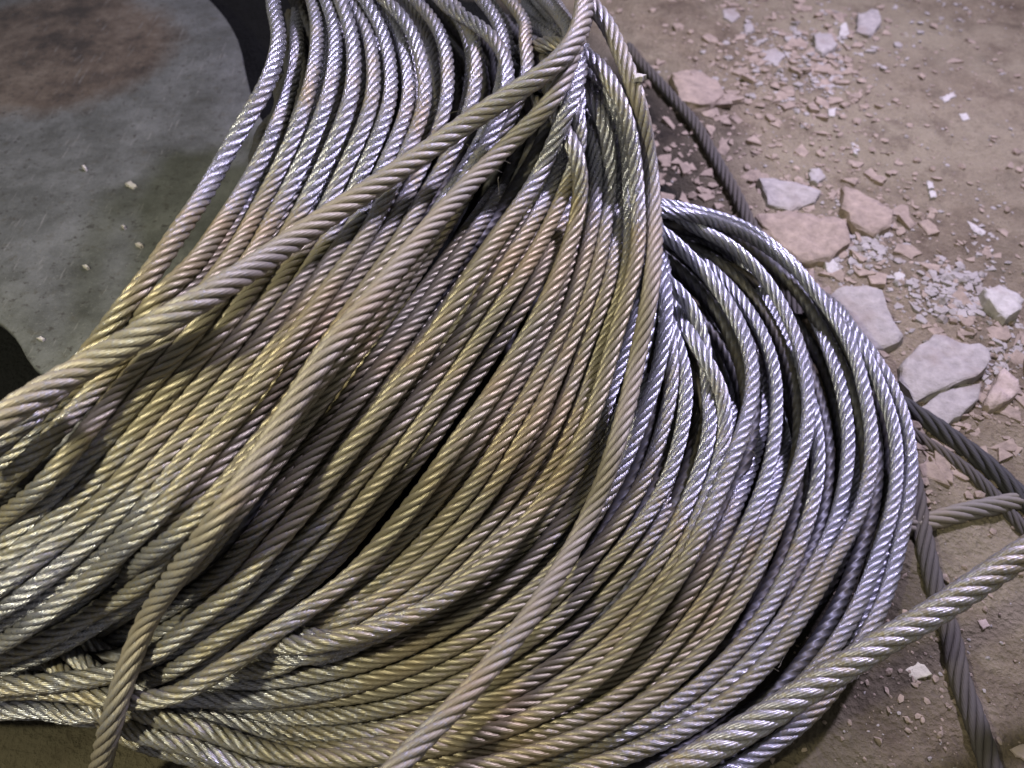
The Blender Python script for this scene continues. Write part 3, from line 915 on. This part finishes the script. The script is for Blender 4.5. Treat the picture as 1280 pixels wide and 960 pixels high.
def crust(name, spots, mat, label):
    """thin jagged plates of broken crust, tilted and half sunk"""
    V, F = [], []
    for cx, cy, sx, sy, n, lo, hi in spots:
        for _ in range(n):
            x, y = rng.normal(cx, sx), rng.normal(cy, sy)
            if not (-150 < y < 1000 and 780 < x < 1400): continue
            P = pt(x, y, 0)
            r = lo * (hi / lo) ** (rng.random() ** 2.0)
            k = rng.integers(5, 8)
            an = np.sort(rng.uniform(0, 6.28, k))
            rad = r * rng.uniform(0.55, 1.1, k)
            th_ = min(0.004, r * rng.uniform(0.15, 0.3))
            tx, ty = rng.normal(0, 0.16, 2)
            g = gz_at(P[0], P[1])
            b0 = len(V)
            for lvl, sc in ((-0.003, 1.05), (th_, 1.0), (th_ * 1.15, 0.82)):
                for q in range(k):
                    dx, dy = rad[q] * sc * math.cos(an[q]), rad[q] * sc * math.sin(an[q])
                    V.append((P[0] + dx, P[1] + dy, g + lvl + dx * tx + dy * ty))
            for l in (0, 1):
                for q in range(k):
                    F.append((b0 + l * k + q, b0 + l * k + (q + 1) % k, b0 + (l + 1) * k + (q + 1) % k, b0 + (l + 1) * k + q))
            F.append(tuple(b0 + 2 * k + q for q in range(k)))
    me = bpy.data.meshes.new(name); me.from_pydata(V, [], F)
    return tag(link(name, me, mat), label, 'debris', kind='stuff')


crust('mud_crust', [(930, 150, 70, 80, 170, .004, .022), (1060, 290, 60, 45, 170, .004, .02), (1010, 70, 70, 45, 170, .004, .02), (1220, 440, 50, 70, 140, .004, .02),
                    (1120, 250, 150, 150, 200, .002, .01), (1190, 560, 50, 40, 50, .004, .02), (880, 210, 40, 40, 60, .004, .018)], M_CLOD, 'jagged plates of broken mud crust on the dirt')
crust('plaster_crumbs', [(1195, 365, 38, 20, 150, .003, .012), (1085, 310, 26, 20, 90, .003, .011), (1005, 70, 50, 34, 150, .003, .012), (1255, 440, 22, 35, 80, .003, .01), (1230, 290, 25, 18, 25, .003, .008)],
      M_PLASTER, 'small thin flakes of pale plaster lying on the dirt')

# steel plate in the eye of the coil
pl = catmull([(250, -14), (281, 22), (299, 55), (307, 92), (322, 140), (352, 190), (372, 260), (362, 340), (300, 425), (200, 478), (110, 492), (46, 463), (15, 417), (-30, 385), (-150, 320), (-260, 200), (-240, 20), (-100, -90), (80, -90), (190, -55), (250, -14)], 120)[:-1]
PZ = 0.075
Pp = unproject(pl, PZ)
cc = Pp.mean(0)
bm = bmesh.new()
lv = [(0.97, -0.009), (1.0, -0.008), (1.0, -0.0015), (0.993, 0.0), (0.75, -0.001), (0.5, -0.002), (0.25, -0.002)]
rows = []
for s_, z_ in lv:
    rows.append([bm.verts.new((cc[0] + (q[0] - cc[0]) * s_, cc[1] + (q[1] - cc[1]) * s_,
                               PZ + z_ + 0.004 * noise.noise(Vector((q[0] * s_ * 4, q[1] * s_ * 4, 0))))) for q in Pp])
nr = len(Pp)
for l in range(len(rows) - 1):
    for k in range(nr):
        f = bm.faces.new((rows[l][k], rows[l][(k + 1) % nr], rows[l + 1][(k + 1) % nr], rows[l + 1][k])); f.smooth = True
bm.faces.new(rows[0]); bm.faces.new(rows[-1])
bmesh.ops.recalc_face_normals(bm, faces=bm.faces)
me = bpy.data.meshes.new('steel_plate'); bm.to_mesh(me); bm.free()
m, nt, out = new_mat('dirty_painted_plate')
pos = N_(nt, 'ShaderNodeNewGeometry').outputs['Position']
n1 = noise_tex(nt, pos, 11, 10, 0.78, 0.0); n2 = noise_tex(nt, pos, 55, 8, 0.78); n3 = noise_tex(nt, pos, 420, 4, 0.7)
c = ramp(nt, n1, [(0.36, (0.034, 0.035, 0.028)), (0.5, (0.066, 0.068, 0.060)), (0.64, (0.105, 0.107, 0.098))]).outputs[0]
c = mixc(nt, ramp(nt, n2, [(0.56, g3(0)), (0.66, g3(0.75))]).outputs[0], c, (0.045, 0.040, 0.026))
c = mixc(nt, ramp(nt, n3, [(0.60, g3(0)), (0.68, g3(0.6))]).outputs[0], c, (0.17, 0.165, 0.14))
vm = N_(nt, 'ShaderNodeVectorMath', operation='DISTANCE')
nt.links.new(pos, vm.inputs[0]); vm.inputs[1].default_value = tuple(pt(60, 60, PZ))
f = math_(nt, 'ADD', vm.outputs['Value'], math_(nt, 'MULTIPLY', n1, 0.16))
rustm = ramp(nt, f, [(0.24, g3(0.95)), (0.29, g3(0.0))]).outputs[0]
rc = ramp(nt, n1, [(0.38, (0.022, 0.015, 0.010)), (0.5, (0.070, 0.050, 0.033)), (0.62, (0.12, 0.094, 0.066))]).outputs[0]
c = mixc(nt, rustm, c, rc)
mp = N_(nt, 'ShaderNodeMapping'); mp.inputs['Scale'].default_value = (260, 22, 30); mp.inputs['Rotation'].default_value = (0, 0, 0.9)
nt.links.new(pos, mp.inputs[0])
sx = noise_tex(nt, mp.outputs[0], 1.0, 3, 0.6)
c = mixc(nt, ramp(nt, sx, [(0.64, g3(0)), (0.69, g3(0.55))]).outputs[0], c, (0.16, 0.155, 0.14))
pit = noise_tex(nt, pos, 130, 4, 0.7)
c = mixc(nt, ramp(nt, pit, [(0.60, g3(0)), (0.64, g3(0.8))]).outputs[0], c, (0.022, 0.019, 0.014))
p = N_(nt, 'ShaderNodeBsdfPrincipled')
nt.links.new(c, p.inputs['Base Color'])
p.inputs['Roughness'].default_value = 0.62
p.inputs['Metallic'].default_value = 0.15
b = N_(nt, 'ShaderNodeBump'); b.inputs['Strength'].default_value = 0.6; b.inputs['Distance'].default_value = 0.003
nt.links.new(math_(nt, 'ADD', n2, math_(nt, 'MULTIPLY', n3, 0.4)), b.inputs['Height'])
nt.links.new(b.outputs[0], p.inputs['Normal']); nt.links.new(p.outputs[0], out.inputs[0])
plate = link('steel_plate', me, m)
tag(plate, 'grey green dirty steel plate with rusty corner inside the coil', 'plate')
# squat leg block that carries the plate
th = np.linspace(0, 2 * math.pi, 28, endpoint=False)
prof = [(0.10, 0.0), (0.10, 0.006), (0.075, 0.012), (0.075, PZ - 0.016), (0.09, PZ - 0.0115)]
Vv = np.array([[(cc[0] + r_ * math.cos(t), cc[1] + r_ * math.sin(t), z_) for t in th] for r_, z_ in prof])
link('pedestal', grid_mesh('pedestal', Vv), M_DEEP, plate).color = (0.5, 0.5, 0.5, 1)

# white crumbs that lie on the plate
for k, (x, y, sx, sy, lab) in enumerate([
        (175, 307, 7, 4, 'largest white crumb on the plate beside the single left cable'),
        (108, 334, 6, 3, 'thin pale sliver in the middle of the plate'),
        (52, 424, 8, 4, 'bright white flake near the lower corner of the plate'),
        (155, 284, 4, 3, 'tiny pale grain above the largest crumb on the plate'),
        (106, 210, 4, 3, 'tiny white grain in the upper middle of the plate'),
        (165, 232, 10, 5, 'pale smear-like flake on the upper part of the plate')]):
    o = slab('paint_flake', [(x - sx, y - sy * .3), (x, y - sy), (x + sx, y + sy * .2), (x + sx * .3, y + sy)], 0.003, M_WHITE, lab, 0.0, cat='flake')
    q = pt(x, y, PZ)
    o.location = (q[0], q[1], PZ - 0.001)
    o.scale = (0.62, 0.62, 1)

# white chip stuck on the arching cable, and fibres caught in the cables
def nearest(P, x, y):
    c_, s_ = math.cos(TILT), math.sin(TILT)
    v = P - np.array([0, 0, CAM_H])
    yc = v[:, 1] * c_ + v[:, 2] * s_
    zc = v[:, 1] * s_ * -1 + v[:, 2] * c_
    X = 640 + FPX * v[:, 0] / -zc
    Y = 480 - FPX * yc / -zc
    return P[np.argmin((X - x) ** 2 + (Y - y) ** 2)]


q = nearest(c2, 803, 108)
o = slab('paint_flake', [(798, 104), (808, 102), (819, 105), (812, 110), (800, 112)], 0.004, M_WHITE, 'white flake stuck to the cable at top of the boundary', 0.0, cat='flake')
o.location = (q[0] + 0.004, q[1] - 0.001, q[2] + 0.0075)
o.scale = (0.42, 0.36, 0.5)


def fibres(name, centres, n, length, rad, label):
    bm = bmesh.new()
    for k in range(n):
        c0 = np.array(centres[k % len(centres)]) + rng.normal(0, 0.006, 3)
        d = rng.normal(0, 1, 3); d[2] = abs(d[2]) * 0.5
        d /= np.linalg.norm(d)
        P = [c0]
        for t in range(9):
            d = d + rng.normal(0, 0.28, 3); d /= np.linalg.norm(d)
            P.append(P[-1] + d * length / 9 * rng.uniform(.7, 1.3))
        P = np.array(P)
        T, Nn, B = frames(P)
        prev = None
        for i in range(len(P)):
            rr = rad * (1 - 0.06 * i)
            ring = [bm.verts.new(P[i] + rr * (math.cos(a_) * Nn[i] + math.sin(a_) * B[i])) for a_ in (0, 2.09, 4.19)]
            if prev:
                for q in range(3): bm.faces.new((prev[q], prev[(q + 1) % 3], ring[(q + 1) % 3], ring[q]))
            prev = ring
    me = bpy.data.meshes.new(name); bm.to_mesh(me); bm.free()
    return tag(link(name, me, dirt_like('dry_fibre', (0.20, 0.185, 0.15), 0.2)), label, 'fibres', kind='stuff')


def top_at(x, y, zg):
    q = pt(x, y, zg)
    i, j = hm_idx(q[None, :])
    return pt(x, y, max(zg, float(HMAP[i[0], j[0]]) + 0.003))


fibres('dry_fibres', [nearest(c3, 640, 175), nearest(c3, 610, 205), nearest(c1, 600, 150), nearest(c1, 690, 85)], 36, 0.022, 0.00016,
       'tuft of dry grey fibres caught between the two cables near the peak')
allP = np.concatenate([P for P, r in cables_A + cables_B])
fibres('loose_hairs', [nearest(allP, x, y) + [0, 0, .008] for x, y in [(695, 300), (930, 560), (955, 830), (330, 395), (300, 560), (760, 420), (1060, 840), (350, 480), (520, 690), (640, 520), (240, 905), (880, 700)]],
       60, 0.016, 0.00018, 'loose hair-thin fibres caught among the cable turns')
